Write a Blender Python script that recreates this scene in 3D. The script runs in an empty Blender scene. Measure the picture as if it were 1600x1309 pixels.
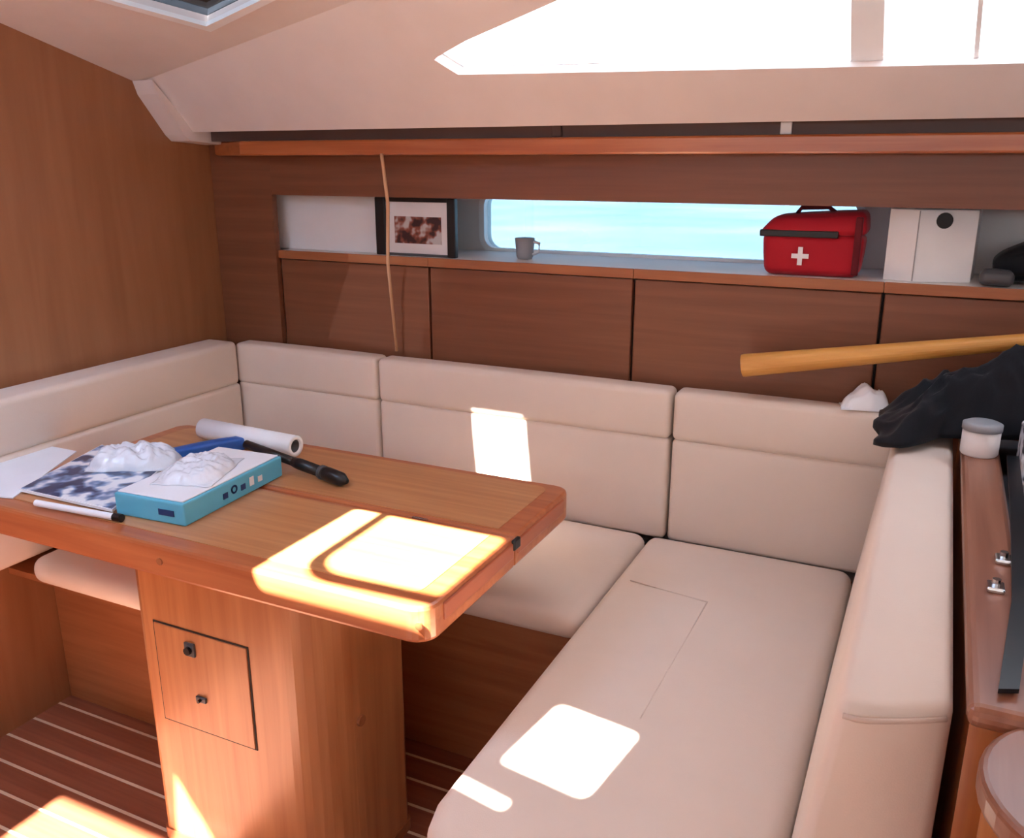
import bpy, bmesh, math, random
from mathutils import Vector, Matrix, noise
random.seed(7)
C = bpy.context.scene.collection
SC = bpy.context.scene

# ------------------------------------------------------------------ camera
EYE = Vector((0, 0, 1.5)); FPX = 1380.0; PITCH = math.radians(16.3); YAW = math.radians(25.6)
FW = Vector((-math.sin(YAW)*math.cos(PITCH), math.cos(YAW)*math.cos(PITCH), -math.sin(PITCH)))
RT = Vector((math.cos(YAW), math.sin(YAW), 0)); UP = RT.cross(FW)
cd = bpy.data.cameras.new('camera'); cd.sensor_width = 36; cd.lens = 36*FPX/1600; cd.clip_start = 0.02; cd.clip_end = 2000
cam = bpy.data.objects.new('camera', cd); C.objects.link(cam); SC.camera = cam
m3 = Matrix((RT, UP, -FW)).transposed(); cam.matrix_world = Matrix.Translation(EYE) @ m3.to_4x4()

# ------------------------------------------------------------------ light
SUNV = Vector((0.10, 0.80, -1.0))            # sunlight travels this way, per metre of drop
w = bpy.data.worlds.new('sky'); SC.world = w; w.use_nodes = True
nt = w.node_tree; nt.nodes.clear()
wo = nt.nodes.new('ShaderNodeOutputWorld'); bg = nt.nodes.new('ShaderNodeBackground')
tc = nt.nodes.new('ShaderNodeTexCoord'); sx = nt.nodes.new('ShaderNodeSeparateXYZ'); rp = nt.nodes.new('ShaderNodeValToRGB')
rp.color_ramp.elements[0].position = 0.0; rp.color_ramp.elements[0].color = (0.90, 0.96, 1.0, 1)
rp.color_ramp.elements[1].position = 1.0; rp.color_ramp.elements[1].color = (0.55, 0.72, 0.95, 1)
nt.links.new(tc.outputs['Generated'], sx.inputs[0]); nt.links.new(sx.outputs['Z'], rp.inputs[0])
nt.links.new(rp.outputs[0], bg.inputs[0]); nt.links.new(bg.outputs[0], wo.inputs[0])
bg.inputs[1].default_value = 1.0
sd = bpy.data.lights.new('sun', 'SUN'); sd.energy = 18.0; sd.angle = math.radians(0.6); sd.color = (1.0, 0.94, 0.86)
so = bpy.data.objects.new('sun', sd); C.objects.link(so); so.location = (-1, -6, 8)
so.rotation_euler = SUNV.to_track_quat('-Z', 'Y').to_euler()
SC.view_settings.view_transform = 'Standard'; SC.view_settings.look = 'None'
SC.view_settings.gamma = 1.0; SC.view_settings.use_curve_mapping = False
SC.view_settings.exposure = 2.4

# ------------------------------------------------------------------ pixel helpers (frame 1600 x 1309)
def ray(px, py):
    return FW*FPX + RT*(px-800) - UP*(py-654.5)
def onz(px, py, z): d = ray(px, py); return EYE + d*((z-EYE.z)/d.z)
def ony(px, py, y): d = ray(px, py); return EYE + d*(y/d.y)
def onp(px, py, p0, n): d = ray(px, py); return EYE + d*((Vector(p0)-EYE).dot(n)/d.dot(n))

# ------------------------------------------------------------------ materials
def lin(c): return tuple((v/255/12.92 if v/255 <= .04045 else ((v/255+.055)/1.055)**2.4) for v in c)
def base_mat(name):
    m = bpy.data.materials.new(name); m.use_nodes = True
    t = m.node_tree; b = t.nodes['Principled BSDF']; return m, t, b
def plain(name, rgb, rough=.5, metal=0., spec=.5, bump=0., bscale=200):
    m, t, b = base_mat(name); c = lin(rgb)
    tcn = t.nodes.new('ShaderNodeTexCoord'); no = t.nodes.new('ShaderNodeTexNoise'); no.inputs['Scale'].default_value = 9
    mx = t.nodes.new('ShaderNodeMixRGB'); mx.inputs[1].default_value = (*[v*.93 for v in c], 1); mx.inputs[2].default_value = (*[min(1, v*1.05) for v in c], 1)
    t.links.new(tcn.outputs['Object'], no.inputs['Vector']); t.links.new(no.outputs['Fac'], mx.inputs[0]); t.links.new(mx.outputs[0], b.inputs['Base Color'])
    b.inputs['Roughness'].default_value = rough; b.inputs['Metallic'].default_value = metal; b.inputs['Specular IOR Level'].default_value = spec
    if bump:
        n2 = t.nodes.new('ShaderNodeTexNoise'); n2.inputs['Scale'].default_value = bscale; bp = t.nodes.new('ShaderNodeBump'); bp.inputs['Strength'].default_value = bump; bp.inputs['Distance'].default_value = .004
        t.links.new(tcn.outputs['Object'], n2.inputs['Vector']); t.links.new(n2.outputs['Fac'], bp.inputs['Height']); t.links.new(bp.outputs[0], b.inputs['Normal'])
    return m
def wood(name, light, dark, axis='x', rough=.35, freq=26., coat=.15):
    m, t, b = base_mat(name)
    tcn = t.nodes.new('ShaderNodeTexCoord'); mp = t.nodes.new('ShaderNodeMapping')
    s = {'x': (1.2, freq, freq), 'y': (freq, 1.2, freq), 'z': (freq, freq, 1.2)}[axis]; mp.inputs['Scale'].default_value = s
    no = t.nodes.new('ShaderNodeTexNoise'); no.inputs['Scale'].default_value = 1.6; no.inputs['Detail'].default_value = 6; no.inputs['Distortion'].default_value = .5
    rm = t.nodes.new('ShaderNodeValToRGB'); e = rm.color_ramp.elements
    e[0].position = .3; e[0].color = (*lin(dark), 1); e[1].position = .72; e[1].color = (*lin(light), 1)
    bp = t.nodes.new('ShaderNodeBump'); bp.inputs['Strength'].default_value = .05; bp.inputs['Distance'].default_value = .002
    t.links.new(tcn.outputs['Object'], mp.inputs[0]); t.links.new(mp.outputs[0], no.inputs['Vector']); t.links.new(no.outputs['Fac'], rm.inputs[0])
    t.links.new(rm.outputs[0], b.inputs['Base Color']); t.links.new(no.outputs['Fac'], bp.inputs['Height']); t.links.new(bp.outputs[0], b.inputs['Normal'])
    b.inputs['Roughness'].default_value = rough; b.inputs['Coat Weight'].default_value = coat; b.inputs['Coat Roughness'].default_value = .2
    return m
def fabric(name, rgb, weave=420, rough=.85):
    m, t, b = base_mat(name); c = lin(rgb)
    tcn = t.nodes.new('ShaderNodeTexCoord'); n1 = t.nodes.new('ShaderNodeTexNoise'); n1.inputs['Scale'].default_value = 5; n1.inputs['Detail'].default_value = 4
    mx = t.nodes.new('ShaderNodeMixRGB'); mx.inputs[1].default_value = (*[v*.93 for v in c], 1); mx.inputs[2].default_value = (*[min(1, v*1.04) for v in c], 1)
    w1 = t.nodes.new('ShaderNodeTexNoise'); w1.inputs['Scale'].default_value = weave; bp = t.nodes.new('ShaderNodeBump'); bp.inputs['Strength'].default_value = .12; bp.inputs['Distance'].default_value = .002
    n3 = t.nodes.new('ShaderNodeTexNoise'); n3.inputs['Scale'].default_value = 14; b2 = t.nodes.new('ShaderNodeBump'); b2.inputs['Strength'].default_value = .12; b2.inputs['Distance'].default_value = .01
    L = t.links.new
    L(tcn.outputs['Object'], n1.inputs['Vector']); L(n1.outputs['Fac'], mx.inputs[0]); L(mx.outputs[0], b.inputs['Base Color'])
    L(tcn.outputs['Object'], w1.inputs['Vector']); L(w1.outputs['Fac'], bp.inputs['Height']); L(tcn.outputs['Object'], n3.inputs['Vector']); L(n3.outputs['Fac'], b2.inputs['Height'])
    L(bp.outputs[0], b2.inputs['Normal']); L(b2.outputs[0], b.inputs['Normal'])
    b.inputs['Roughness'].default_value = rough; b.inputs['Sheen Weight'].default_value = .1; b.inputs['Specular IOR Level'].default_value = .2
    return m
def pane_mat(name, tint=(1, 1, 1), gloss=.06):
    m = bpy.data.materials.new(name); m.use_nodes = True; t = m.node_tree; t.nodes.clear()
    o = t.nodes.new('ShaderNodeOutputMaterial'); mx = t.nodes.new('ShaderNodeMixShader'); tr = t.nodes.new('ShaderNodeBsdfTransparent'); g = t.nodes.new('ShaderNodeBsdfGlossy')
    tr.inputs[0].default_value = (*tint, 1); g.inputs['Roughness'].default_value = .03; mx.inputs[0].default_value = gloss
    t.links.new(tr.outputs[0], mx.inputs[1]); t.links.new(g.outputs[0], mx.inputs[2]); t.links.new(mx.outputs[0], o.inputs[0]); return m
def blotch(name, c0, c1, c2, scale, rough=.5, lo=.42, hi=.58):
    m, t, b = base_mat(name)
    tcn = t.nodes.new('ShaderNodeTexCoord'); no = t.nodes.new('ShaderNodeTexNoise'); no.inputs['Scale'].default_value = scale; no.inputs['Detail'].default_value = 2
    rm = t.nodes.new('ShaderNodeValToRGB'); e = rm.color_ramp.elements; e[0].position = lo; e[0].color = (*lin(c0), 1); e[1].position = hi; e[1].color = (*lin(c2), 1)
    k = e.new((lo+hi)/2); k.color = (*lin(c1), 1)
    t.links.new(tcn.outputs['Object'], no.inputs['Vector']); t.links.new(no.outputs['Fac'], rm.inputs[0]); t.links.new(rm.outputs[0], b.inputs['Base Color'])
    b.inputs['Roughness'].default_value = rough; return m

W_BULK = wood('wood_bulkhead', (158, 106, 70), (146, 95, 60), 'z', .45, 14, .05)
W_LOCK = wood('wood_locker', (128, 78, 52), (114, 66, 42), 'x', .42, 30, .1)
W_TRIM = wood('wood_trim', (190, 112, 66), (160, 84, 44), 'x', .3, 24, .3)
W_TABLE = wood('wood_table', (206, 146, 96), (182, 120, 74), 'x', .32, 30, .3)
W_EDGE = wood('wood_table_edge', (196, 118, 74), (168, 88, 50), 'x', .3, 22, .35)
W_EDGEY = wood('wood_table_edge_cross', (190, 106, 70), (160, 78, 48), 'y', .3, 22, .35)
W_PED = wood('wood_pedestal', (198, 132, 84), (176, 108, 64), 'z', .35, 24, .25)
W_BASE = wood('wood_base', (172, 108, 68), (148, 86, 50), 'x', .45, 22, .1)
W_RAIL = wood('wood_rail', (160, 108, 84), (132, 82, 60), 'y', .35, 22, .25)
W_POST = wood('wood_post', (196, 122, 62), (168, 92, 42), 'z', .3, 18, .4)
W_TEAK = wood('floor_teak', (150, 88, 62), (122, 66, 46), 'x', .4, 30, .2)
W_GOLD = wood('wood_gold', (226, 168, 88), (206, 142, 64), 'x', .45, 16, .1)
HOLLY = plain('floor_holly', (216, 190, 160), .5)
LINER = plain('headliner', (224, 212, 207), .7, bump=.05, bscale=120)
WHITEGEL = plain('white_gelcoat', (228, 224, 222), .4)
FRAMEW = plain('white_frame', (236, 238, 240), .35)
CREAM = fabric('cream_fabric', (226, 208, 193))
PIPING = fabric('cream_piping', (206, 184, 168))
BLACKF = fabric('black_cloth', (14, 17, 24), 300, .7)
DARK = plain('dark_gap', (40, 30, 26), .7)
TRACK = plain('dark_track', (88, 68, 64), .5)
CHROME = plain('chrome', (205, 205, 205), .18, 1.)
BLACK = plain('black_plastic', (16, 17, 20), .35)
NAVY = plain('navy_print', (34, 60, 112), .5)
CYAN = plain('cyan_card', (96, 184, 214), .4)
WHITE = plain('white_paper', (238, 240, 244), .6)
PALE = plain('pale_plastic', (226, 232, 240), .25, bump=.5, bscale=40)
BLUE = plain('blue_plastic', (40, 92, 170), .4)
GREY = plain('grey_plastic', (150, 152, 156), .45)
GREYD = plain('dark_grey_plastic', (70, 72, 76), .5)
RED = fabric('red_nylon', (176, 24, 40), 380, .6)
REDD = fabric('dark_red_nylon', (96, 14, 26), 380, .6)
CORD = plain('tan_cord', (206, 160, 122), .8)
GLASS = pane_mat('clear_pane'); GLASST = pane_mat('tinted_pane', (.93, .90, .84), .05); GLASSG = pane_mat('grey_pane', (.10, .12, .145), .08); GLASSB = pane_mat('blue_tinted_pane', (.335, .40, .45), .05)
def frosted(name, tint):
    m = bpy.data.materials.new(name); m.use_nodes = True; t = m.node_tree; t.nodes.clear()
    o = t.nodes.new('ShaderNodeOutputMaterial'); tr = t.nodes.new('ShaderNodeBsdfTranslucent'); tr.inputs[0].default_value = (*tint, 1)
    t.links.new(tr.outputs[0], o.inputs[0]); return m
FROST = frosted('frosted_acrylic', (.62, .74, .92))
CLEARP = pane_mat('clear_film', (.93, .96, .98), .35)
MAG = blotch('magazine_print', (40, 56, 96), (120, 150, 190), (238, 242, 246), 16, .3)
PHOTO = blotch('photo_print', (58, 30, 32), (140, 78, 60), (190, 186, 184), 22, .4)
NEWS = blotch('newsprint', (60, 62, 74), (196, 196, 204), (226, 226, 230), 40, .7)

# ------------------------------------------------------------------ builders
def wloc(o):
    v = Vector((0, 0, 0))
    while o: v += o.location; o = o.parent
    return v
def tag(o, label=None, cat=None, group=None, kind=None):
    if label: o['label'] = label
    if cat: o['category'] = cat
    if group: o['group'] = group
    if kind: o['kind'] = kind
    return o
def obj(name, bm, mat, parent=None, smooth=False, mod=None):
    bmesh.ops.recalc_face_normals(bm, faces=bm.faces[:])
    xs = [v.co for v in bm.verts]
    o0 = Vector(((min(p.x for p in xs)+max(p.x for p in xs))/2, (min(p.y for p in xs)+max(p.y for p in xs))/2, min(p.z for p in xs)))
    for v in bm.verts: v.co -= o0
    me = bpy.data.meshes.new(name); bm.to_mesh(me); bm.free(); me.materials.append(mat)
    if smooth:
        for p in me.polygons: p.use_smooth = True
    o = bpy.data.objects.new(name, me); C.objects.link(o); o.location = o0 - wloc(parent) if parent else o0
    if parent: o.parent = parent
    return o
def thing(name, loc, label, cat, group=None):
    e = bpy.data.objects.new(name, None); C.objects.link(e); e.location = loc; e.empty_display_size = .05
    return tag(e, label, cat, group)
def struct(name, bm, mat, smooth=False):
    return tag(obj(name, bm, mat, None, smooth), kind='structure')
def add_box(bm, lo, hi, bev=0., seg=2, mat4=None):
    lo, hi = Vector(lo), Vector(hi)
    r = bmesh.ops.create_cube(bm, size=1); vs = r['verts']
    for v in vs:
        v.co = Vector((lo[i] + (v.co[i]+.5)*(hi[i]-lo[i]) for i in range(3)))
    if bev:
        es = list({e for v in vs for e in v.link_edges})
        rr = bmesh.ops.bevel(bm, geom=es, offset=bev, segments=seg, affect='EDGES', profile=.5)
        vs = list({v for f in rr['faces'] for v in f.verts} | {v for v in vs if v.is_valid})
    if mat4:
        allv = set(vs)
        for v in list(allv):
            for f in v.link_faces: allv.update(f.verts)
        for v in allv: v.co = mat4 @ v.co
    return bm
def box(lo, hi, bev=0., seg=2, mat4=None): return add_box(bmesh.new(), lo, hi, bev, seg, mat4)
def rbox(cx, cy, z0, sx_, sy_, sz, rz, bev=0., seg=2, tilt=None):
    M = Matrix.Translation((cx, cy, z0)) @ Matrix.Rotation(rz, 4, 'Z')
    if tilt: M = M @ tilt
    return box((-sx_/2, -sy_/2, 0), (sx_/2, sy_/2, sz), bev, seg, M)
def prism(poly, z0, z1, bev=0., seg=2):
    bm = bmesh.new(); vs = [bm.verts.new((p[0], p[1], z0)) for p in poly]; f = bm.faces.new(vs)
    r = bmesh.ops.extrude_face_region(bm, geom=[f]); 
    tv = [g for g in r['geom'] if isinstance(g, bmesh.types.BMVert)]
    for v in tv: v.co.z = z1
    if bev:
        es = [e for e in bm.edges if abs(e.verts[0].co.z-e.verts[1].co.z) < 1e-6]
        bmesh.ops.bevel(bm, geom=es, offset=bev, segments=seg, affect='EDGES', profile=.5)
    return bm
def extr(poly3, vec):
    bm = bmesh.new(); f = bm.faces.new([bm.verts.new(p) for p in poly3])
    r = bmesh.ops.extrude_face_region(bm, geom=[f])
    for g in r['geom']:
        if isinstance(g, bmesh.types.BMVert): g.co += Vector(vec)
    return bm
def rrect(x0, x1, y0, y1, r, n=6, which=(1, 1, 1, 1)):
    # corners: (x1,y1) (x0,y1) (x0,y0) (x1,y0)
    pts = []
    for k, (cx, cy, sxx, syy) in enumerate(((x1, y1, -1, -1), (x0, y1, 1, -1), (x0, y0, 1, 1), (x1, y0, -1, 1))):
        rr = r if which[k] else 0
        if rr <= 0: pts.append((cx, cy)); continue
        for i in range(n+1):
            a = math.pi/2*(k + i/n); pts.append((cx + sxx*rr + rr*math.cos(a), cy + syy*rr + rr*math.sin(a)))
    return pts
def plate(outer, holes, vec, at=lambda p: Vector(p)):
    """flat sheet with holes, given thickness vec"""
    bm = bmesh.new(); es = []
    for loop in [outer]+holes:
        vs = [bm.verts.new(at(p)) for p in loop]
        es += [bm.edges.new((vs[i], vs[(i+1) % len(vs)])) for i in range(len(vs))]
    v = Vector(vec).normalized()
    bmesh.ops.triangle_fill(bm, use_beauty=True, use_dissolve=False, edges=es, normal=v)
    r = bmesh.ops.extrude_face_region(bm, geom=bm.faces[:])
    for g in r['geom']:
        if isinstance(g, bmesh.types.BMVert): g.co += Vector(vec)
    return bm
def ring(outer, inner, vec, at=lambda p: Vector(p)):
    bm = bmesh.new(); n = len(outer); o = [at(p) for p in outer]; i_ = [at(p) for p in inner]; V = Vector(vec)
    a = [bm.verts.new(p) for p in o]; b = [bm.verts.new(p) for p in i_]; c = [bm.verts.new(p+V) for p in o]; d = [bm.verts.new(p+V) for p in i_]
    for k in range(n):
        j = (k+1) % n
        for q in ((a[k], a[j], b[j], b[k]), (c[k], c[j], d[j], d[k]), (a[k], a[j], c[j], c[k]), (b[k], b[j], d[j], d[k])): bm.faces.new(q)
    return bm
def tube(bm, pts, r, n=10, caps=True):
    pts = [Vector(p) for p in pts]; rings = []
    for i, p in enumerate(pts):
        t = (pts[min(i+1, len(pts)-1)] - pts[max(i-1, 0)]).normalized()
        u = t.cross(Vector((0, 0, 1)));  u = u if u.length > 1e-3 else t.cross(Vector((0, 1, 0))); u.normalize(); v = t.cross(u)
        rr = r[i] if isinstance(r, (list, tuple)) else r
        rings.append([bm.verts.new(p + u*rr*math.cos(2*math.pi*k/n) + v*rr*math.sin(2*math.pi*k/n)) for k in range(n)])
    for a, b in zip(rings, rings[1:]):
        for k in range(n): bm.faces.new((a[k], a[(k+1) % n], b[(k+1) % n], b[k]))
    if caps: bm.faces.new(rings[0]); bm.faces.new(rings[-1])
    return bm
def soft(lo, hi, r, puff=(0, 0, 0), warp=None, n=8, wrinkle=0., seed=0., plan_r=None):
    """upholstered block: rounded edges, faces swelling by puff"""
    lo, hi = Vector(lo), Vector(hi); c = (lo+hi)/2; h = (hi-lo)/2
    bm = bmesh.new(); cache = {}
    def nodes(k):
        q = [-h[k], -h[k]+.25*r, -h[k]+.6*r, -h[k]+r]
        L = 2*(h[k]-r); m = max(2, min(22, int(L/.05)))
        return q + [-h[k]+r+L*i/m for i in range(1, m)] + [-v for v in reversed(q)]
    N = [nodes(k) for k in range(3)]
    def put(p):
        key = tuple(round(v, 6) for v in p)
        if key in cache: return cache[key]
        p = Vector(p); inner = Vector([max(-h[k]+r, min(h[k]-r, p[k])) for k in range(3)])
        d = p-inner; q = inner + d.normalized()*r if d.length > 1e-9 else p.copy()
        for k in range(3):
            if puff[k]:
                a, b = (k+1) % 3, (k+2) % 3
                wgt = (1-abs(p[a]/h[a])**3)*(1-abs(p[b]/h[b])**3); q[k] += puff[k]*wgt*p[k]/h[k]
        if wrinkle:
            s = Vector((seed, seed*.7, 0)); q += Vector((noise.noise((p+s)*7), noise.noise((p+s)*7+Vector((9, 0, 0))), noise.noise((p+s)*7+Vector((0, 9, 0)))))*wrinkle
        q = q + c
        if warp: q = Vector(warp(q))
        cache[key] = bm.verts.new(q); return cache[key]
    for k in range(3):
        a, b = (k+1) % 3, (k+2) % 3
        for s in (-1, 1):
            for i in range(len(N[a])-1):
                for j in range(len(N[b])-1):
                    fs = []
                    for (ii, jj) in ((i, j), (i+1, j), (i+1, j+1), (i, j+1)):
                        p = [0, 0, 0]; p[k] = s*h[k]; p[a] = N[a][ii]; p[b] = N[b][jj]; fs.append(put(p))
                    bm.faces.new(fs)
    return bm
def disc(bm, c, r, z0, z1, n=20):
    return tube(bm, [(c[0], c[1], z0), (c[0], c[1], z1)], r, n)

# ================================================================== SETTING
XB = -2.35          # bulkhead
FZ = -.15           # cabin sole
YL = 2.47           # locker fronts
TOPZ = 2.05
# --- floor: teak planks and holly strips
fl = struct('floor', box((-2.6, -1.9, FZ-.05), (2.6, 2.85, FZ-.006)), DARK)
PITCHF = .088; y = -1.85
def plank_bm(y0, y1, z): return box((-2.35, y0, FZ-.006), (2.55, y1, FZ+z))
while y < 1.9:
    obj('plank', plank_bm(y, y+.078, 0.0), W_TEAK, fl)
    obj('inlay_strip', plank_bm(y+.0785, y+.0875, -.0004), HOLLY, fl)
    y += PITCHF
# --- bulkhead on the left
struct('wall_left', box((XB-.04, -1.85, FZ-.05), (XB, 2.9, 2.16)), W_BULK)
# --- hull side with portlight
def portlight_poly(y, g=0.):
    a = ony(757, 316, y); b = ony(1345, 322, y); c = ony(1345, 418, y); d = ony(752, 408, y)
    x0, x1, z0, z1 = a.x-g, b.x+g, 1.206-g, 1.395+g
    return rrect(x0, x1, z0, z1, .045+g)
YH = 2.78
hp = portlight_poly(YH)
struct('wall_back', plate([(XB, FZ-.05), (2.6, FZ-.05), (2.6, 1.66), (XB, 1.66)], [hp], (0, .05, 0), lambda p: Vector((p[0], YH, p[1]))), WHITEGEL)
w2 = tag(obj('window_2', ring(portlight_poly(YH, .016), portlight_poly(YH, -.004), (0, -.012, 0), lambda p: Vector((p[0], YH, p[1]))), FRAMEW), kind='structure')
obj('pane', plate(portlight_poly(YH, -.001), [], (0, .006, 0), lambda p: Vector((p[0], YH+.02, p[1]))), GLASSB, w2)
# --- side deck underside over the lockers
struct('ceiling_side_deck', box((XB, 2.30, 1.60), (2.6, 2.84, 1.66)), LINER)
# --- sloping coachroof side with long window
PS = Vector((0, -.667, .745)); PN = Vector((0, .745, .667)); P0 = Vector((0, 2.30, 1.59))
def pp(px, py): return onp(px, py, P0, PN)
def Pz(x, z): return Vector((x, 2.30 - (z-1.59)/1.118, z))
def win_poly(g=0.):
    t = pp(672, 94); u = pp(880, 0); k = (1.985-t.z)/(u.z-t.z); top = t + (u-t)*k
    b0 = pp(716, 117)
    pts = [t + Vector((.012, 0, 0)), b0, b0.lerp(pp(1600, 100), .5), pp(1600, 99), Pz(1.7, pp(1600, 99).z+.01), Pz(1.7, 1.985), top + Vector((.1, 0, 0)), top + (t-top)*.08, t.lerp(u, .3)+PS*.008, t.lerp(u, .06)]
    if g:
        cc = Vector((0, 0, 0))
        for p in pts: cc += p/len(pts)
        pts = [p + (p-cc).normalized()*g if abs(p.x) < 1.65 else p for p in pts]
    return [tuple(p) for p in pts]
cr0 = Vector((XB, 2.163, 1.687+.026)); cr0 = Pz(XB, 1.735); cr1 = Pz(-.44, TOPZ)
struct('wall_coachroof_side', plate([tuple(Pz(XB, 1.59)), tuple(Pz(2.6, 1.59)), tuple(Pz(2.6, TOPZ+.03)), tuple(cr1+PS*.03), tuple(cr0+PS*.03)], [win_poly()], PN*.045), LINER)
w1 = tag(obj('window_1', ring(win_poly(.0), win_poly(-.006), PN*.012, lambda p: Vector(p)+PN*.033), FRAMEW), kind='structure')
obj('pane', plate(win_poly(-.001), [], PN*.005, lambda p: Vector(p)+PN*.036), GLASS, w1)
def mull(pxa, pxb, dz=.0):
    a0, a1 = pp(pxa, 108), pp(pxb, 108); b0 = Pz(pp(pxa, 0).x, 1.985); b1 = Pz(pp(pxb, 0).x, 1.985)
    return extr([a0+PN*.02, a1+PN*.02, b1+PN*.02, b0+PN*.02], PN*.014)
obj('mullion', mull(1327, 1378), FRAMEW, w1); obj('mullion', mull(1519, 1527), FRAMEW, w1)
# rounded lip where the headliner meets the bulkhead
struct('trim_1', extr([(XB, 2.150, 1.74), (XB, 2.165, 1.700), (XB, 2.262, 1.580), (XB, 2.285, 1.562), (XB, 2.44, 1.552), (XB, 2.44, 1.60), (XB, 2.30, 1.60)], (.085, 0, 0)), LINER)
# --- ceiling: forward slope rising aft, then level, with hatches
gx = (TOPZ-1.735 - .27*(Pz(0, 1.735).y - cr1.y)) / (cr1.x-XB)
y0c = Pz(0, 1.735).y
def ceilz(x, y): return 1.735 + gx*(x-XB) - .27*(y-y0c)
CN = Vector((-gx, .27, 1)).normalized(); CP = Vector((XB, y0c, 1.735))
yD = y0c - (TOPZ-1.735)/.27
tip = onp(327, 40, CP, CN); lf = onp(182, 0, CP, CN); rg = onp(408, 0, CP, CN)
ea = (lf-tip).normalized(); eb = (rg-tip).normalized()
hq = [tip, tip+ea*.42, tip+ea*.42+eb*.42, tip+eb*.42]
def inset(q, g):
    c = sum(q, Vector())/4; return [p+(p-c).normalized()*g for p in q]
struct('ceiling', plate([tuple(cr0), tuple(cr1), (XB, yD, TOPZ)], [[tuple(p) for p in inset(hq, -.012)]], CN*.04), LINER)
w3 = tag(obj('window_3', ring(inset(hq, .012), inset(hq, -.022), -CN*.012, lambda p: Vector(p)), FRAMEW), kind='structure')
obj('pane', plate([tuple(p) for p in inset(hq, -.015)], [], CN*.006, lambda p: Vector(p)+CN*.02), GLASSG, w3)
# level part with unseen hatch openings, each shaped and placed to throw its sun patch
def up(p, z=TOPZ): p = Vector(p); return p - SUNV*(z-p.z)
def hole(x0, x1, y0, y1, zp, r=.02, rot=0., z=TOPZ):
    cx, cy = (x0+x1)/2, (y0+y1)/2; c = up((cx, cy, zp), z)
    q = rrect(-(x1-x0)/2, (x1-x0)/2, -(y1-y0)/2, (y1-y0)/2, r)
    return [(c.x + a*math.cos(rot)-b*math.sin(rot), c.y + a*math.sin(rot)+b*math.cos(rot)) for a, b in q]
H_TABLE = hole(-1.165, -.770, 1.165, 1.585, .72, .02)
H_SEAT = hole(-.60, -.425, 1.185, 1.43, .45, .015, -.15)
def upxy(p): p = up(p); return (p.x, p.y)
_a = ony(262, 1188, 1.30); _b = ony(335, 1309, 1.30)
H_FLOOR = [upxy(q) for q in ((-1.97, .45, FZ), (-1.45, .45, FZ), _b, _a, (-1.585, 1.286, FZ), (-1.97, 1.285, FZ))]
H_BACK = hole(-1.265, -1.08, 2.37-.10, 2.37+.12, .60, .012)
H_SLIT = hole(-.685, -.555, 1.10, 1.158, .45, .006, -.2)
H_FILL = rrect(-2.18, -1.66, .42, .88, .04)  # added hatch, out of view, frosted to spread soft daylight over the table
holes = [H_TABLE, H_SEAT, H_FLOOR, H_BACK, H_SLIT, H_FILL]
struct('ceiling_level', plate([(XB, yD), (cr1.x, cr1.y), (2.6, cr1.y), (2.6, -1.9), (XB, -1.9)], holes, (0, 0, .04), lambda p: Vector((p[0], p[1], TOPZ))), LINER)
def grow(q, g):
    cx = sum(p[0] for p in q)/len(q); cy = sum(p[1] for p in q)/len(q); s = [Vector((p[0]-cx, p[1]-cy)) for p in q]
    return [(cx+v.x+g*(1 if v.x > 0 else -1), cy+v.y+g*(1 if v.y > 0 else -1)) for v in s]
for k, h in enumerate(holes[1:]):  # frames and panes around the unseen openings
    o = tag(obj('window_%d' % (5+k), ring(grow(h, .03), h, (0, 0, -.012), lambda p: Vector((p[0], p[1], TOPZ))), FRAMEW), kind='structure')
    obj('pane', plate(grow(h, -.001), [], (0, 0, .006), lambda p: Vector((p[0], p[1], TOPZ+.03))), FROST if h is H_FILL else GLASS, o)
# table hatch: lid propped up, its frame throws the curved shadow band
w4 = tag(obj('window_4', ring(grow(H_TABLE, .03), H_TABLE, (0, 0, -.012), lambda p: Vector((p[0], p[1], TOPZ))), FRAMEW), kind='structure')
LZ = 2.17
def lidp(g): return hole(-1.095+g, -.60-g, 1.245+g, 1.76-g, .72, .09-g*.6, .035, LZ)
lid = obj('lid_frame', ring(lidp(0), lidp(.028), (0, 0, .02), lambda p: Vector((p[0], p[1], LZ))), FRAMEW, w4)
obj('pane', plate(lidp(.026), [], (0, 0, .006), lambda p: Vector((p[0], p[1], LZ+.006))), GLASST, lid)
q = lidp(.014)
obj('stay', tube(bmesh.new(), [(max(p[0] for p in q), sum(p[1] for p in q)/len(q)+.1, LZ), (max(p[0] for p in q), sum(p[1] for p in q)/len(q)+.1, TOPZ+.041)], .006), CHROME, w4)
# --- far sides of the cabin behind the camera: window and companionway openings added to let daylight in
struct('wall_port', plate([(XB, FZ-.05), (2.6, FZ-.05), (2.6, TOPZ+.04), (XB, TOPZ+.04)], [rrect(-1.9, .1, 1.58, 1.90, .08), rrect(.3, 2.0, 1.58, 1.90, .08)], (0, -.05, 0), lambda p: Vector((p[0], -1.85, p[1]))), LINER)
struct('wall_aft', plate([(-1.9, FZ-.05), (2.85, FZ-.05), (2.85, TOPZ+.04), (-1.9, TOPZ+.04)], [[(-.5, 1.55), (.4, 1.55), (.4, 2.0), (-.5, 2.0)]], (.05, 0, 0), lambda p: Vector((2.6, p[0], p[1]))), W_BULK)
# --- water outside
bm = bmesh.new(); bmesh.ops.create_grid(bm, x_segments=2, y_segments=2, size=600)
for v in bm.verts: v.co.z = -.9
WATER = blotch('water', (122, 144, 160), (142, 162, 176), (172, 190, 200), .12, .3, .3, .7)
tag(obj('water', bm, WATER), 'pale blue sea water outside the hull', 'water', kind='stuff')

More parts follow.
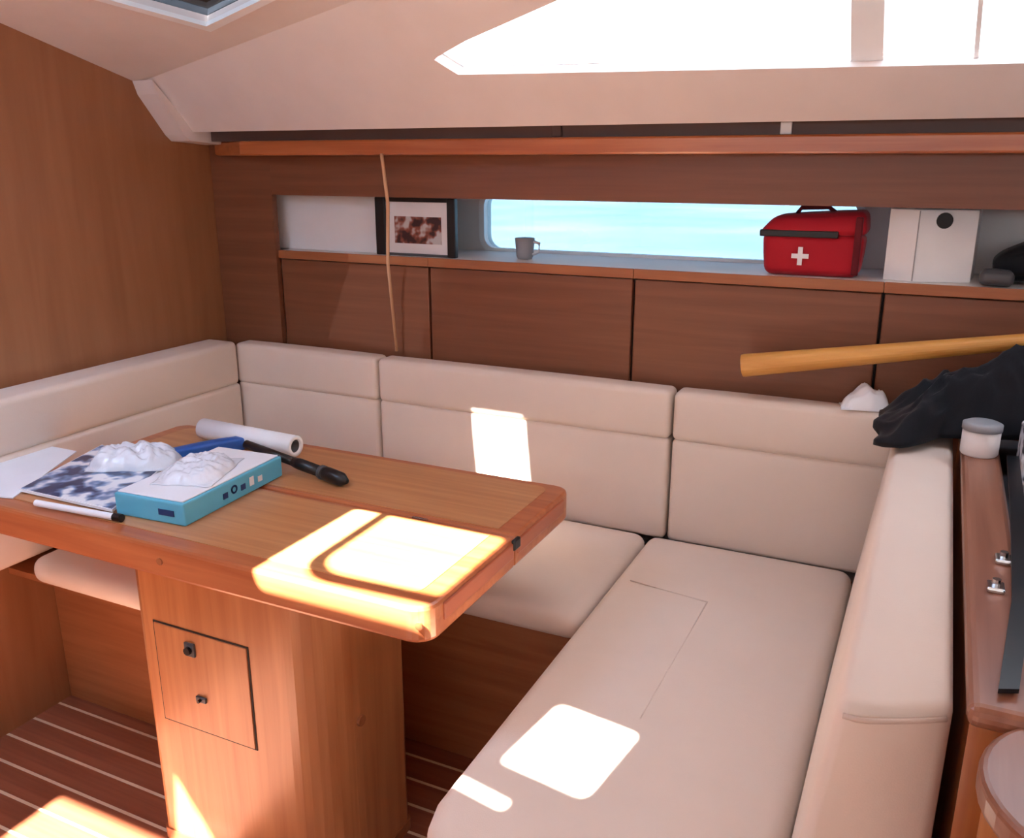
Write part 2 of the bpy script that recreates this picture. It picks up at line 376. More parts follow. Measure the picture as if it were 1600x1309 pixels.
# --- wood trim above the shelf
ZS = 1.20; ZO = 1.388
struct('trim_2', prism([(-2.32, 2.45), (-2.12, 2.352), (2.6, 2.352), (2.6, 2.45)], 1.516, 1.562, .006), W_TRIM)                       # projecting beam
struct('trim_3', box((-2.085, 2.452, ZO), (2.6, 2.466, 1.516)), W_LOCK)                                # valance under it
struct('trim_4', box((XB+.003, 2.452, .5), (-2.085, 2.475, 1.552)), W_LOCK)                          # stile beside the bulkhead
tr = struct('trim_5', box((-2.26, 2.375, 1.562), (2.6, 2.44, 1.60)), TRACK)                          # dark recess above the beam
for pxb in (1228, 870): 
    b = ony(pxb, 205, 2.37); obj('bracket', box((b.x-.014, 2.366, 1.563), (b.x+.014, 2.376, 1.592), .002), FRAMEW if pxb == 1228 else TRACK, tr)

# ================================================================== LOCKERS AND SHELF
def X_at(px, py, y): return ony(px, py, y).x
jx = [-2.085, X_at(672, 480, YL), X_at(988, 500, YL), X_at(1378, 480, YL), .62, 1.3]
lab = ['wooden wall locker next to the bulkhead, under the white board and picture frame',
       'wooden wall locker under the left end of the portlight',
       'wooden wall locker under the red first aid bag',
       'wooden wall locker under the white box and behind the golden pole',
       'wooden wall locker past the black jacket']
for k in range(5):
    x0, x1 = jx[k], jx[k+1]
    t = thing('wall_locker', ((x0+x1)/2, 2.6, .45), lab[k], 'locker', 'wall lockers behind the settee')
    obj('carcass', box((x0+.001, YL+.022, .45), (x1-.001, YH-.002, ZS-.0225)), DARK, t)
    obj('door', box((x0+.004, YL, .48), (x1-.004, YL+.02, ZS-.030), .003), W_LOCK, t)
    obj('top_rail', box((x0+.0005, YL-.008, ZS-.027), (x1-.0005, YL+.001, ZS+.001), .002), W_BASE, t)
sh = tag(obj('shelf_board', box((-2.085, YL+.002, ZS-.022), (1.3, YH-.002, ZS), .002), WHITEGEL), 'long white shelf surface running along the top of the wall lockers', 'shelf')

# ================================================================== SETTEE
SZ = .45; CB = .36; BT = .875
GB = 'wooden settee bases'
bt = thing('settee_base', (-2.05, 2.0, FZ), 'brown wooden settee base along the bulkhead, seen left of the table pedestal', 'settee base', GB)
obj('end_panel', box((XB+.002, 1.62, FZ), (-1.74, 1.64, CB-.022), .003), W_BASE, bt)
obj('side_panel', box((-1.76, 1.64, FZ), (-1.74, 2.46, CB-.022), .003), W_BASE, bt)
obj('seat_board', box((XB+.002, 1.49, CB-.021), (-1.71, 2.46, CB-.002)), W_BASE, bt)
bt = thing('settee_base', (-1.2, 2.2, FZ), 'brown wooden settee base under the back cushions, behind the table', 'settee base', GB)
obj('front_panel', box((-1.73, 1.90, FZ), (-.70, 1.92, CB-.022), .003), W_BASE, bt)
obj('seat_board', box((-1.708, 1.86, CB-.021), (-.688, 2.46, CB-.002)), W_BASE, bt)
bt = thing('settee_base', (-.35, 1.7, FZ), 'brown wooden settee base under the chaise seat cushion', 'settee base', GB)
obj('side_panel', box((-.62, 1.12, FZ), (-.60, 2.46, CB-.022), .003), W_BASE, bt)
obj('front_panel', box((-.62, 1.10, FZ), (-.112, 1.12, CB-.022), .003), W_BASE, bt)
obj('seat_board', box((-.655, 1.06, CB-.021), (-.112, 2.46, CB-.002)), W_BASE, bt)
def lean(q):  # backs lean: lower edge forward
    return q
def seat(name, lo, hi, label, warp=lambda q: q):
    fw = lambda q: (warp(q)[0], warp(q)[1], max(lo[2], q[2]))
    t = thing(name, ((lo[0]+hi[0])/2, (lo[1]+hi[1])/2, lo[2]), label, 'cushion', 'settee seat cushions')
    obj('pad', soft(lo, hi, .035, (0, 0, .012), fw), CREAM, t, True)
    return t
seat('seat_cushion', (XB+.16, 1.445, CB), (-1.705, 2.365, SZ-.012), 'cream seat cushion beside the wooden bulkhead, behind the table pedestal')
seat('seat_cushion', (-1.70, 1.80, CB), (-.684, 2.367, SZ-.012), 'cream seat cushion along the back, partly under the wooden table')
def chaise_warp(q):
    x, yy, z = q
    # rounded near-left corner in plan
    cx_, cy_, r_ = -.68+.17, .955+.17, .17
    if x < cx_ and yy < cy_:
        dx, dy = (cx_-x)/r_, (cy_-yy)/r_; m_ = max(dx, dy); l_ = math.hypot(dx, dy)
        if l_ > 1e-6: s = m_/l_; x = cx_-dx*s*r_; yy = cy_-dy*s*r_
    return (x, yy, z)
ct = seat('seat_cushion', (-.68, .955, CB), (-.107, 2.367, SZ-.012), 'long cream chaise seat cushion with two patches of sunlight beside the arm cushion', warp=chaise_warp)
# stitched seams lying on the chaise cushion
def seam(pts, par): return obj('seam', tube(bmesh.new(), pts, .0018, 6), CREAM, par, True)
s0 = onz(1105, 940, SZ); s1 = onz(1000, 1122, SZ); s2 = onz(985, 905, SZ)
seam([(s0.x, s0.y, SZ-.0005), (s0.lerp(s1, .5).x, s0.lerp(s1, .5).y, SZ-.0003), (s1.x, s1.y, SZ-.001)], ct); seam([(s2.x, s2.y, SZ-.0025), (s0.x, s0.y, SZ-.0005)], ct)
def back(x0, x1, label, zsplit=.735, y0=2.372, y1=2.45):
    t = thing('back_cushion', ((x0+x1)/2, y1, SZ), label, 'cushion', 'settee back cushions')
    obj('lower_panel', soft((x0, y0, SZ-.03), (x1, y1, zsplit), .016, (0, .004, 0)), CREAM, t, True)
    obj('upper_roll', soft((x0, y0-.004, zsplit-.004), (x1, y1+.002, BT), .018, (0, .004, .003)), CREAM, t, True)
    return t
xa, xb_ = X_at(589, 600, 2.37), X_at(1046, 700, 2.37)
back(-2.24, xa-.003, 'cream back cushion with a seam, in the corner next to the bulkhead')
back(xa+.003, xb_-.004, 'wide cream back cushion with a bright sun patch behind the table')
back(xb_+.004, -.012, 'cream back cushion in front of the white paper and golden pole')
t = thing('back_cushion', (-2.3, 1.9, SZ), 'long cream back cushion along the wooden bulkhead', 'cushion', 'settee back cushions')
obj('lower_panel', soft((XB+.004, 1.36, SZ-.03), (XB+.14, 2.363, .735), .016, (.004, 0, 0)), CREAM, t, True)
obj('upper_roll', soft((XB+.004, 1.36, .731), (XB+.136, 2.363, BT+.01), .018, (.004, 0, .003)), CREAM, t, True)
# arm cushion at the right end
def armwarp(q):
    k = max(0, (q[2]-SZ)/(BT-SZ))
    x = q[0] + .055*k*(1-(q[0]+.10)/.19) 
    return (x, q[1] + (.05*max(0, (q[0]+.06)/.14) if q[1] < 1.1 else 0), max(CB-.30, q[2]))
t = thing('arm_cushion', (0, 1.6, CB), 'thick cream arm cushion at the end of the settee beside the wooden rail', 'cushion')
obj('pad', soft((-.10, 1.005, CB-.30), (.078, 2.30, BT), .02, (.004, .006, .006), armwarp), CREAM, t, True)
obj('plinth', box((-.095, 1.08, FZ), (.07, 2.28, CB-.302), .003), W_BASE, t)
a0 = [(-.045+.006, .968, BT-.012), (.07, .968, BT-.012)]
obj('seam', tube(bmesh.new(), [armwarp((-.088+.156*k/8, 1.004-.004*math.sin(math.pi*k/8), BT-.017)) for k in range(9)], .0035, 6), PIPING, t, True)

# ================================================================== TABLE
TZ = .72; TX0, TX1, TY0, TY1, TJ = -2.06, -.760, 1.228, 1.935, 1.60
tb = thing('saloon_table', (-1.4, 1.55, FZ), 'orange wooden folding saloon table on a boxy pedestal with sunlight on its near leaf', 'table')
nl = obj('near_leaf', prism(rrect(TX0, TX1, TY0, TJ-.003, .045, 6, (0, 0, 1, 1)), TZ-.078, TZ-.004, .008), W_EDGE, tb)
obj('veneer_panel', prism(rrect(TX0+.05, TX1-.05, TY0+.05, TJ-.02, .03, 5, (0, 0, 1, 1)), TZ-.006, TZ-.0025), W_TABLE, nl)
fl_ = obj('far_leaf', prism(rrect(TX0, TX1, TJ+.003, TY1, .045, 6, (1, 1, 0, 0)), TZ-.078, TZ-.004, .008), W_EDGE, tb)
obj('veneer_panel', prism(rrect(TX0+.05, TX1-.05, TJ+.02, TY1-.03, .03, 5, (1, 1, 0, 0)), TZ-.006, TZ-.0025), W_TABLE, fl_)
obj('end_lipping', box((TX1-.004, TY0+.06, TZ-.05), (TX1+.004, TJ-.012, TZ-.014), .003), W_EDGEY, nl)
obj('end_lipping', box((TX1-.004, TJ+.012, TZ-.05), (TX1+.004, TY1-.06, TZ-.014), .003), W_EDGEY, fl_)
obj('hinge', box((TX1-.002, TJ-.016, TZ-.032), (TX1+.008, TJ+.016, TZ-.008), .003), BLACK, tb)
for (hx) in (-1.5, -1.0): obj('hinge', box((hx-.02, TJ-.0025, TZ-.03), (hx+.02, TJ+.0025, TZ-.0035)), CHROME, tb)
for (sxp, syp) in ((250, 877), (655, 978)):
    p = ony(sxp, syp, TY0); obj('screw_cap', tube(bmesh.new(), [(p.x, TY0+.002, p.z), (p.x, TY0-.003, p.z)], .008, 12), W_BASE, nl)
PX0, PX1, PY0, PY1 = -1.60, -1.055, 1.30, 1.60
def ped_poly(g):
    pts = []
    for k, (cx, cy, r) in enumerate(((PX1+g, PY1+g, .02), (PX0-g, PY1+g, .02), (PX0-g, PY0-g, .02), (PX1+g, PY0-g, .11))):
        a, b = ((-1, -1), (1, -1), (1, 1), (-1, 1))[k]
        pts += [(cx+a*r+r*math.cos(math.pi/2*(k+i/8)), cy+b*r+r*math.sin(math.pi/2*(k+i/8))) for i in range(9)]
    return pts
pd = obj('pedestal', prism(ped_poly(0), FZ, TZ-.08), W_PED, tb)
for p in pd.data.polygons: p.use_smooth = len(p.vertices) == 4 and p.area < .01
obj('plinth_band', prism(ped_poly(.004), FZ, FZ+.03), W_BASE, pd)
# locker door in the pedestal
dX0, dX1, dZ0, dZ1 = -1.545, -1.268, .215, .472
obj('door_gap', box((dX0-.004, PY0-.0015, dZ0-.004), (dX1+.004, PY0+.003, dZ1+.004)), DARK, pd)
dr = obj('door', box((dX0, PY0-.004, dZ0), (dX1, PY0+.002, dZ1), .0015), W_PED, pd)
def latch(px, py, w_, h_):
    p = ony(px, py, PY0-.004); bm = box((p.x-w_/2, PY0-.010, p.z-h_/2), (p.x+w_/2, PY0-.0035, p.z+h_/2), .002)
    o = obj('latch', bm, GREYD, dr); obj('knob', tube(bmesh.new(), [(p.x, PY0-.009, p.z), (p.x, PY0-.018, p.z)], h_*.28, 10), BLACK, o)
latch(298, 1014, .030, .034); latch(316, 1092, .030, .014)
p = EYE + ray(563, 1125)*((PX1)/ray(563, 1125).x)
kb = obj('knob', tube(bmesh.new(), [(PX1-.001, p.y, p.z), (PX1+.006, p.y, p.z)], .013, 14), W_BASE, pd)

# ================================================================== THINGS ON THE TABLE
# cyan box
c0 = onz(290, 822, TZ); c1 = onz(442, 742, TZ); ang = math.atan2(c1.y-c0.y, c1.x-c0.x); L = (c1-c0).length
ux, uy = Vector((math.cos(ang), math.sin(ang), 0)), Vector((-math.sin(ang), math.cos(ang), 0)); Wd = .20; BH = .054
cc = c0 + ux*L/2 + uy*Wd/2
t = thing('flat_box', (cc.x, cc.y, TZ), 'flat cyan cardboard box with a white lid lying on the table', 'box')
obj('tray', rbox(cc.x, cc.y, TZ-.002, L, Wd, BH, ang, .004), CYAN, t)
ld = obj('lid', rbox(cc.x, cc.y, TZ-.002+BH, L-.012, Wd-.012, .004, ang, .002), WHITE, t)
for k in range(5):   # printed letters along the long side
    a = .38+.09*k; pz = c0 + ux*L*a - uy*.0012
    M = Matrix.Translation((pz.x, pz.y, TZ+.016)) @ Matrix.Rotation(ang, 4, 'Z')
    if k == 1: bm = ring([(.012*math.cos(i*math.pi/6), .012+.011*math.sin(i*math.pi/6)) for i in range(12)], [(.006*math.cos(i*math.pi/6), .012+.006*math.sin(i*math.pi/6)) for i in range(12)], (0, 0, 0), lambda p: M @ Vector((p[0], 0, p[1])))
    else: bm = add_box(bmesh.new(), (-.008, -.001, 0), (.008, .0005, .022 if k % 2 else .014), 0, 2, M)
    obj('printed_mark', bm, NAVY if k < 3 else WHITE, t)
pz = c0 + uy*.05 - ux*.0012; M = Matrix.Translation((pz.x, pz.y, TZ+.018)) @ Matrix.Rotation(ang, 4, 'Z')
obj('printed_mark', box((-.001, -.022, 0), (.0005, .022, .014), 0, 2, M), NAVY, t)
# crumpled clear packing on the box
def crumple(cx, cy, z0, rx, ry, h, seed, rz=0, n=26, freq=18, amp=.35):
    bm = bmesh.new(); g = []; cr, sr = math.cos(rz), math.sin(rz)
    for i in range(n+1):
        row = []
        for j in range(n+1):
            u, v = 2*i/n-1, 2*j/n-1; r = (abs(u)**2.6+abs(v)**2.6)**(1/2.6)
            s = max(0, 1-r**3)
            ex = 1 + .10*noise.noise(Vector((u*2+seed, v*2, seed)))
            nz = noise.noise(Vector((u*rx*freq+seed, v*ry*freq, seed*.3))); n2 = abs(noise.noise(Vector((u*rx*freq*1.9, v*ry*freq*1.9+seed, 2))))
            z = h*s**.6*(1 + amp*nz + amp*.8*(.5-n2)) 
            x_, y_ = u*rx*ex, v*ry*ex
            row.append(bm.verts.new((cx+x_*cr-y_*sr, cy+x_*sr+y_*cr, z0+max(z, 0)+.0015)))
        g.append(row)
    for i in range(n):
        for j in range(n): bm.faces.new((g[i][j], g[i+1][j], g[i+1][j+1], g[i][j+1]))
    # flat underside
    border = [g[i][0] for i in range(n+1)] + [g[n][j] for j in range(1, n+1)] + [g[i][n] for i in range(n-1, -1, -1)] + [g[0][j] for j in range(n-1, 0, -1)]
    low = [bm.verts.new((v.co.x, v.co.y, z0)) for v in border]
    for k in range(len(border)): bm.faces.new((border[k], border[(k+1) % len(border)], low[(k+1) % len(border)], low[k]))
    bm.faces.new(low)
    return bm
b0 = onz(310, 738, TZ+BH)
tag(obj('bubble_wrap', crumple(b0.x, b0.y, TZ+BH+.003, .10, .075, .026, 3.1, ang+.3, 46, 42, .45), PALE, None, True), 'crumpled white bubble wrap lying on the lid of the cyan box', 'packaging')
b1 = onz(212, 728, TZ); 
tag(obj('plastic_bag', crumple(b1.x, b1.y+.0, TZ+.0088, .115, .07, .04, 7.7, .5, 46, 36, .5), PALE, None, True), 'crumpled pale plastic bag between the magazine and the cyan box', 'packaging')
# magazine, papers
def sheet(name, corners, z, th, mat, par=None, smooth=False):
    return obj(name, extr([(c.x, c.y, z) for c in corners], (0, 0, th)), mat, par)
mz = [onz(*q, TZ) for q in ((30, 768), (176, 801), (250, 738), (160, 698))]
mg = thing('magazine', (mz[0].x, mz[0].y, TZ), 'glossy magazine with dark blue cover print near the edge of the table', 'magazine')
sheet('pages', mz, TZ+.001, .0062, WHITE, mg)
cm = sum(mz, Vector())/4
sheet('cover', [p.lerp(cm, .03) for p in mz], TZ+.0072, .0012, MAG, mg)
sp = [onz(*q, TZ) for q in ((-60, 770), (20, 778), (120, 705), (40, 690))]
tag(sheet('paper_sheet', sp, TZ-.0022, .003, WHITE), 'plain white paper sheet under the magazine at the table edge', 'paper')
# slim white marker with black cap
def rod(name, pa, pb, r, mat, par=None, n=14): return obj(name, tube(bmesh.new(), [pa, pb], r, n), mat, par, False)
ma, mb = onz(70, 785, TZ), onz(188, 808, TZ); ma.z = mb.z = TZ+.007; 
mk = thing('marker_pen', (ma.x, ma.y, TZ), 'white marker pen with a black cap in front of the magazine', 'pen')
ma.y -= .022; mb.y -= .016
rod('barrel', ma, mb, .008, WHITE, mk); d = (mb-ma).normalized(); rod('cap', mb, mb+d*.022, .0095, BLACK, mk)
# rolled chart
ra, rb = onz(318, 668, TZ+.03), onz(462, 696, TZ+.03); 
rl = thing('paper_roll', (ra.x, ra.y, TZ), 'white paper roll with a dark hollow end lying at the back of the table', 'paper roll')
d = (rb-ra).normalized(); rr_ = .030
ra.z = rb.z = TZ-.002+rr_
u = Vector((-d.y, d.x, 0)); v = Vector((0, 0, 1))
def annulus(a, b, r0, r1, n=24):
    bm = bmesh.new(); R = []
    for (pnt, r) in ((a, r0), (b, r0), (b, r1), (a, r1)):
        R.append([bm.verts.new(pnt+u*r*math.cos(2*math.pi*k/n)+v*r*math.sin(2*math.pi*k/n)) for k in range(n)])
    for q in range(4):
        A, B = R[q], R[(q+1) % 4]
        for k in range(n): bm.faces.new((A[k], A[(k+1) % n], B[(k+1) % n], B[k]))
    return bm
obj('wound_paper', annulus(ra, rb, rr_, rr_*.62), WHITE, rl, True)
obj('core', annulus(ra+d*.004, rb-d*.004, rr_*.61, rr_*.5), GREYD, rl, True)
# blue cloth-like sleeve under roll
q = [onz(*k, TZ+.02) for k in ((268, 704), (345, 712), (388, 682), (330, 672))]
bl = thing('blue_pouch', (q[0].x, q[0].y, TZ), 'blue plastic pouch between the white roll and the cyan box', 'pouch')
cx_, cy_ = sum(p.x for p in q)/4+.02, sum(p.y for p in q)/4-.044
an2 = math.atan2((q[2]-q[0]).y, (q[2]-q[0]).x)
obj('sleeve', soft((cx_-.095, cy_-.02, TZ+.001), (cx_+.10, cy_+.02, TZ+.036), .006, (0, 0, .004), lambda p: Matrix.Translation((cx_, cy_, 0)) @ Matrix.Rotation(an2, 4, 'Z') @ Vector((p[0]-cx_, p[1]-cy_, p[2])), wrinkle=.003), BLUE, bl, True)
# black torch
ta, te = onz(385, 694, TZ+.03), onz(542, 752, TZ+.016)
tt = thing('torch', (te.x, te.y, TZ), 'long black torch lying across the edge of the cyan box', 'torch')
d = (te-ta); dn = d.normalized()
obj('handle', tube(bmesh.new(), [ta, ta.lerp(te, .5)], .012, 14), BLACK, tt, True)
obj('grip', tube(bmesh.new(), [ta.lerp(te, .5), ta.lerp(te, .56), ta.lerp(te, .78)], [.013, .0155, .0145], 14), BLACK, tt, True)
obj('head', tube(bmesh.new(), [ta.lerp(te, .78), ta.lerp(te, .82), ta.lerp(te, .95), te], [.0145, .0195, .018, .007], 14), BLACK, tt, True)
obj('collar', tube(bmesh.new(), [ta.lerp(te, .765), ta.lerp(te, .79)], .019, 14), GREYD, tt, True)

# ================================================================== THINGS ON THE SHELF
# white panel added in place of the lit hull liner
a, b = ony(428, 350, 2.53), ony(583, 350, 2.53)
tag(obj('white_board', box((a.x, 2.53, ZS), (b.x+.10, 2.54, ZO+.06), .002), WHITEGEL), 'plain white board standing in the shelf beside the picture frame', 'board')
# picture frame
a, b = ony(588, 360, 2.50), ony(712, 360, 2.50); x0, x1 = a.x, b.x; z1 = ZO-.002
pf = thing('picture_frame', ((x0+x1)/2, 2.5, ZS), 'black framed picture with a pale mat and dark red figures on the shelf', 'picture')
obj('side_bar', box((x0, 2.495, ZS), (x0+.038, 2.515, z1), .003), BLACK, pf); obj('side_bar', box((x1-.030, 2.495, ZS), (x1, 2.515, z1), .003), BLACK, pf)
obj('top_bar', box((x0+.038, 2.497, z1-.014), (x1-.030, 2.515, z1), .002), BLACK, pf)
obj('bottom_bar', box((x0+.038, 2.497, ZS), (x1-.030, 2.515, ZS+.008), .002), GREYD, pf)
obj('mat_board', box((x0+.038, 2.505, ZS+.008), (x1-.030, 2.513, z1-.014)), WHITEGEL, pf)
obj('print', box((x0+.07, 2.503, ZS+.04), (x1-.055, 2.5052, z1-.06), 0), PHOTO, pf)
# small grey mug
p = ony(820, 400, 2.58)
mu = thing('mug', (p.x, 2.58, ZS), 'small grey mug on the shelf in front of the portlight', 'mug')
bm = tube(bmesh.new(), [(p.x, 2.58, ZS), (p.x, 2.58, ZS+.01), (p.x, 2.58, ZS+.065), (p.x, 2.58, ZS+.066), (p.x, 2.58, ZS+.02)], [.022, .027, .032, .028, .024], 20)
obj('cup', bm, GREY, mu, True)
obj('handle', tube(bmesh.new(), [(p.x+.030, 2.58, ZS+.055), (p.x+.05, 2.58, ZS+.05), (p.x+.05, 2.58, ZS+.025), (p.x+.028, 2.58, ZS+.015)], .005, 8), WHITE, mu, True)
# red first aid bag
a, b = ony(1186, 400, 2.51), ony(1352, 400, 2.51); x0, x1 = a.x, b.x; xc = (x0+x1)/2
fa = thing('first_aid_bag', (xc, 2.56, ZS), 'red soft first aid bag with a white cross on the shelf', 'bag')
def bagw(q):
    k = (q[2]-ZS)/.12; s = .90+.10*k; return (xc+(q[0]-xc)*s, q[1], q[2])
obj('body', soft((x0+.006, 2.50, ZS), (x1-.004, 2.62, ZS+.115), .02, (.004, .008, 0), bagw, wrinkle=.004), RED, fa, True)
def lidw(q):
    k = max(0, (q[2]-ZS-.112)/.07); return (xc+.02*k+(q[0]-xc)*(1-.22*k), q[1]+.02*k, q[2]+.012*k*(q[0]-xc)/.15)
obj('lid', soft((x0-.004, 2.492, ZS+.112), (x1, 2.625, ZS+.165), .016, (0, .004, .006), lidw, wrinkle=.004, seed=3), RED, fa, True)
obj('zip', box((x0+.0, 2.4905, ZS+.104), (x1-.07, 2.50, ZS+.122), .003), BLACK, fa)
obj('side_strap', box((x1-.030, 2.488, ZS+.01), (x1-.012, 2.50, ZS+.16), .003), REDD, fa)
obj('carry_handle', tube(bmesh.new(), [(xc-.05, 2.55, ZS+.162), (xc-.04, 2.55, ZS+.178), (xc+.03, 2.55, ZS+.181), (xc+.05, 2.55, ZS+.166)], .006, 8), REDD, fa, True)
p = ony(1250, 400, 2.49)
bm = box((p.x-.006, 2.4875, p.z-.024), (p.x+.006, 2.4905, p.z+.024)); add_box(bm, (p.x-.022, 2.4874, p.z-.006), (p.x+.022, 2.4905, p.z+.006))
obj('white_cross', bm, WHITE, fa)
# white box with black hand hole
cnr = ony(1432, 380, 2.50); a = ony(1386, 380, 2.53); b = ony(1524, 380, 2.545)
vb = (b-cnr); vb.z = 0; va = (a-cnr); va.z = 0
wb = thing('white_box', (cnr.x, 2.56, ZS), 'white square carton with a round black mark next to the red bag', 'box')
HB = ZO-ZS-.006
back_c = Vector((cnr.x+.06, 2.68, 0))
poly = [(cnr.x, cnr.y), (b.x, b.y), (b.x+.01, b.y+.12), (a.x+.01, a.y+.12), (a.x, a.y)]
obj('carton', prism(poly, ZS, ZS+HB, .002), FRAMEW, wb)
obj('corner_tape', box((cnr.x-.0015, cnr.y-.0015, ZS+.003), (cnr.x+.0015, cnr.y+.001, ZS+HB-.003)), GREY, wb)  # grey line painted in for the change of shade between two faces
p = ony(1476, 345, 2.51); t_ = (p.x-cnr.x)/(b.x-cnr.x); yy = cnr.y+(b.y-cnr.y)*t_
nv = Vector((vb.y, -vb.x, 0)).normalized(); bm = tube(bmesh.new(), [Vector((p.x, yy, p.z))+nv*.003, Vector((p.x, yy, p.z))-nv*.001], .020, 18); obj('round_mark', bm, BLACK, wb)
# black bundle right of it
p0_ = ony(1530, 430, 2.53); 
bb = thing('black_bundle', (p0_.x+.1, 2.58, ZS), 'black bundled gear in the shelf past the white carton', 'bag')
obj('body', soft((p0_.x+.03, 2.53, ZS+.012), (p0_.x+.26, 2.66, ZS+.11), .03, (0, .01, .01), lambda q: (q[0], q[1], ZS+(q[2]-ZS)*(.55+.45*min(1, max(0, (q[0]-p0_.x)/.12)))), wrinkle=.012, seed=5), BLACKF, bb, True)
obj('side_pocket', soft((p0_.x+.0, 2.475, ZS+.006), (p0_.x+.075, 2.54, ZS+.04), .012, (0, .004, .004), wrinkle=.006, seed=8), GREYD, bb, True)
# cord
ca, cb = ony(596, 236, 2.345), ony(606, 318, 2.37); cc_ = ony(606, 410, 2.40); ce = ony(620, 548, 2.44)
ca.z = 1.52
tag(obj('hanging_cord', tube(bmesh.new(), [ca, cb, cc_, ce], .0055, 8), CORD, None, True), 'thin tan cord hanging from the wooden beam in front of the picture', 'cord')

# ================================================================== RIGHT SIDE: rail, desk, jacket
RX0, RX1 = .092, .168; RZ = .90
pt = thing('partition', (.13, 1.5, FZ), 'brown wooden partition with a rounded top rail beside the arm cushion', 'partition')
obj('panel', box((.10, 1.065, FZ), (.16, 2.44, RZ-.03)), W_POST, pt)
obj('top_rail', box((RX0, 1.02, RZ-.03), (RX1, 2.44, RZ), .012, 3), W_RAIL, pt)
pc = (.240, .925)
ep = thing('end_post', (pc[0], pc[1], FZ), 'round orange wooden post at the end of the brown rail', 'post')
po = obj('drum', disc(bmesh.new(), pc, 0.128, FZ, RZ-.045, 40), W_POST, ep, False)
for p in po.data.polygons: p.use_smooth = len(p.vertices) == 4
obj('rim', prism([(pc[0]+.138*math.cos(2*math.pi*k/40), pc[1]+.138*math.sin(2*math.pi*k/40)) for k in range(40)], RZ-.045, RZ-.012, .008, 3), W_RAIL, ep)
for (lx, ly) in ((1568, 872), (1556, 915)):
    p = onz(lx, ly, RZ+.006)
    cl = obj('clasp', box((p.x-.012, p.y-.016, RZ-.001), (p.x+.012, p.y+.016, RZ+.008), .003), CHROME, pt)
    obj('pin', tube(bmesh.new(), [(p.x, p.y, RZ+.007), (p.x, p.y, RZ+.017)], .006, 10), CHROME, cl)
dk = thing('side_desk', (.5, 1.7, FZ), 'dark topped side desk on the far side of the wooden partition', 'desk')
obj('top', box((.170, 1.06, .80), (.9, 2.44, .83), .004), GREYD, dk)
obj('front', box((.172, 1.08, FZ), (.9, 1.10, .80)), W_POST, dk)
# grey padded case and strap on the desk
g0 = onz(1605, 1120, .85)
tag(obj('grey_pad', soft((.175, 1.09, .836), (.42, 1.30, .872), .012, (0, 0, .004), wrinkle=.004), plain('pale_grey', (176, 180, 190), .5), None, True), 'pale grey padded sleeve on the desk beside the rail', 'pad')
sa = [onz(1576, 715, .905), onz(1584, 800, .905), onz(1588, 940, .905), onz(1568, 1085, .905)]
tag(obj('black_strap', extr([sa[0]+Vector((-.004, 0, 0)), sa[1]+Vector((-.006, 0, 0)), sa[2]+Vector((-.006, 0, 0)), sa[3]+Vector((-.006, 0, 0)), sa[3]+Vector((.016, .01, 0)), sa[2]+Vector((.018, .0, 0)), sa[1]+Vector((.018, 0, 0)), sa[0]+Vector((.018, 0, 0))], (0, 0, .006)), BLACK), 'wide black strap running along the rail over the desk', 'strap')
tag(obj('plastic_sleeve', crumple(.30, 1.64, .831, .085, .30, .07, 5.5, 0, 26, 22, .3), PALE, None, True), 'pale crumpled plastic sleeve on the desk beyond the black strap', 'packaging')
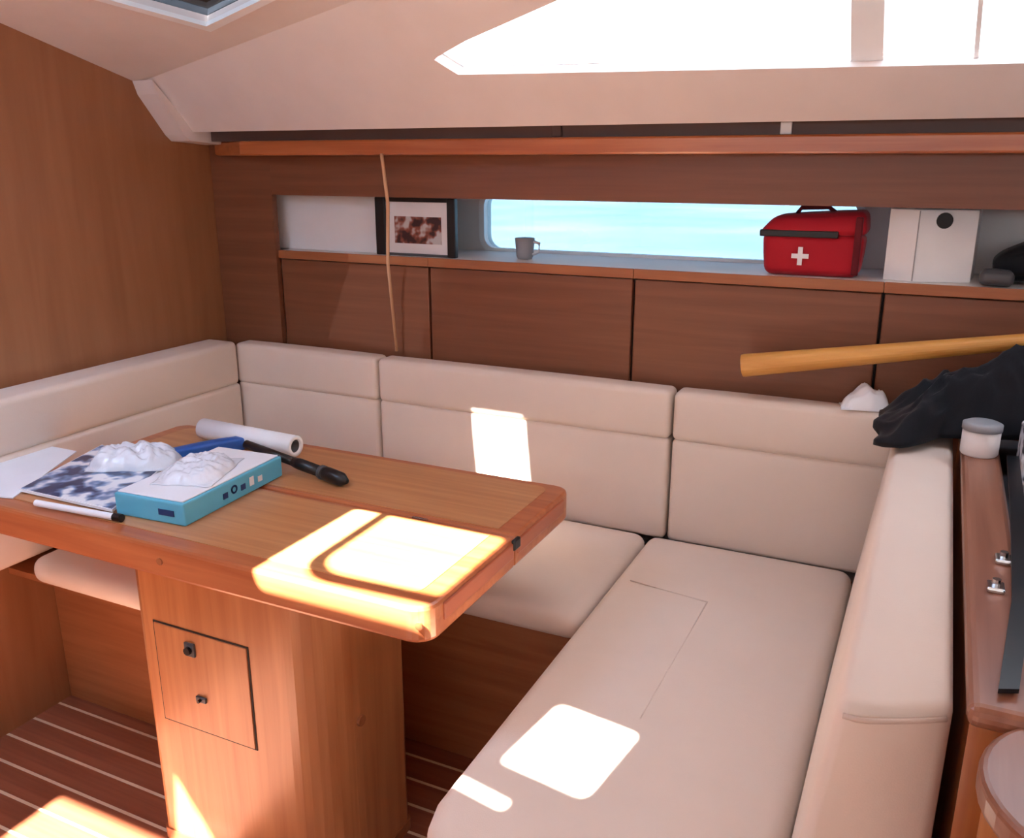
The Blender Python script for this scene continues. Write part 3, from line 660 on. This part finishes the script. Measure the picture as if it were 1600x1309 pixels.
# jacket heap
def heap(pts_fn, nx, ny):
    bm = bmesh.new(); g = [[bm.verts.new(pts_fn(i/nx, j/ny)) for j in range(ny+1)] for i in range(nx+1)]
    for i in range(nx):
        for j in range(ny): bm.faces.new((g[i][j], g[i+1][j], g[i+1][j+1], g[i][j+1]))
    border = [g[i][0] for i in range(nx+1)] + [g[nx][j] for j in range(1, ny+1)] + [g[i][ny] for i in range(nx-1, -1, -1)] + [g[0][j] for j in range(ny-1, 0, -1)]
    low = [bm.verts.new((v.co.x, v.co.y, v.co.z-.012)) for v in border]
    for k in range(len(border)): bm.faces.new((border[k], border[(k+1) % len(border)], low[(k+1) % len(border)], low[k]))
    bm.faces.new(low); return bm
def jac(u, v):
    # u runs aft along the rail's far end, v from the cabin side to the lockers
    x = -.085 + .64*u; y_ = 2.125 + .215*v
    ridge = math.sin(math.pi*min(1, .04+.98*v))**.8
    z = .891 + (.03+.19*min(1, u*2.0)**.9)*ridge
    wv = .030*math.sin(17*(u*.9-v*.7)+3*noise.noise(Vector((u*3, v*3, 0)))) + .035*noise.noise(Vector((u*8, v*6, 4))) + .026*(.5-abs(noise.noise(Vector((u*15, v*10, 9)))))*2
    e = min(1, 7*min(u, 1-u, v, 1-v)+.05)
    y_ -= .09*math.sin(math.pi*min(1, u*3.6+.25))*(1-v)
    return (x+.02*noise.noise(Vector((v*5, 1, 0))), y_, z + max(-.01*(1-e), wv*e*.7))
tag(obj('jacket', heap(jac, 90, 50), BLACKF, None, True), 'crumpled black jacket heaped on the end of the settee and rail', 'jacket')
# golden pole
pa, pb = ony(1160, 571, 2.37), ony(1640, 530, 2.40)
tag(obj('wooden_pole', tube(bmesh.new(), [pa, pa+(pb-pa)*.01, pb], [.030, .031, .018], 24), W_GOLD), 'golden wooden pole lying across the black jacket above the back cushion', 'pole')
# crumpled white paper at the corner of the cushions
p = onz(1370, 615, .89)
tag(obj('crumpled_paper', crumple(-.13, 2.41, BT+.004, .06, .035, .045, 2.2, .2, 20, 26, .5), WHITE, None, True), 'crumpled white paper on the back cushion under the golden pole', 'paper')
# silver tin and newspaper on rail end
p = onz(1532, 688, .93)
tn = thing('tin', (p.x, p.y, RZ), 'round pale grey tin standing on the far end of the rail', 'tin')
obj('can', tube(bmesh.new(), [(p.x, p.y, RZ), (p.x, p.y, RZ+.004), (p.x, p.y, RZ+.055)], [.034, .037, .037], 24), WHITEGEL, tn, True)
obj('tin_lid', tube(bmesh.new(), [(p.x, p.y, RZ+.055), (p.x, p.y, RZ+.068), (p.x, p.y, RZ+.072)], [.039, .039, .030], 24), GREY, tn, True)
tag(obj('newspaper', rbox(.31, 2.045, .831, .22, .11, .14, .0, .006), NEWS), 'stack of folded newsprint on the desk beside the jacket', 'newspaper')
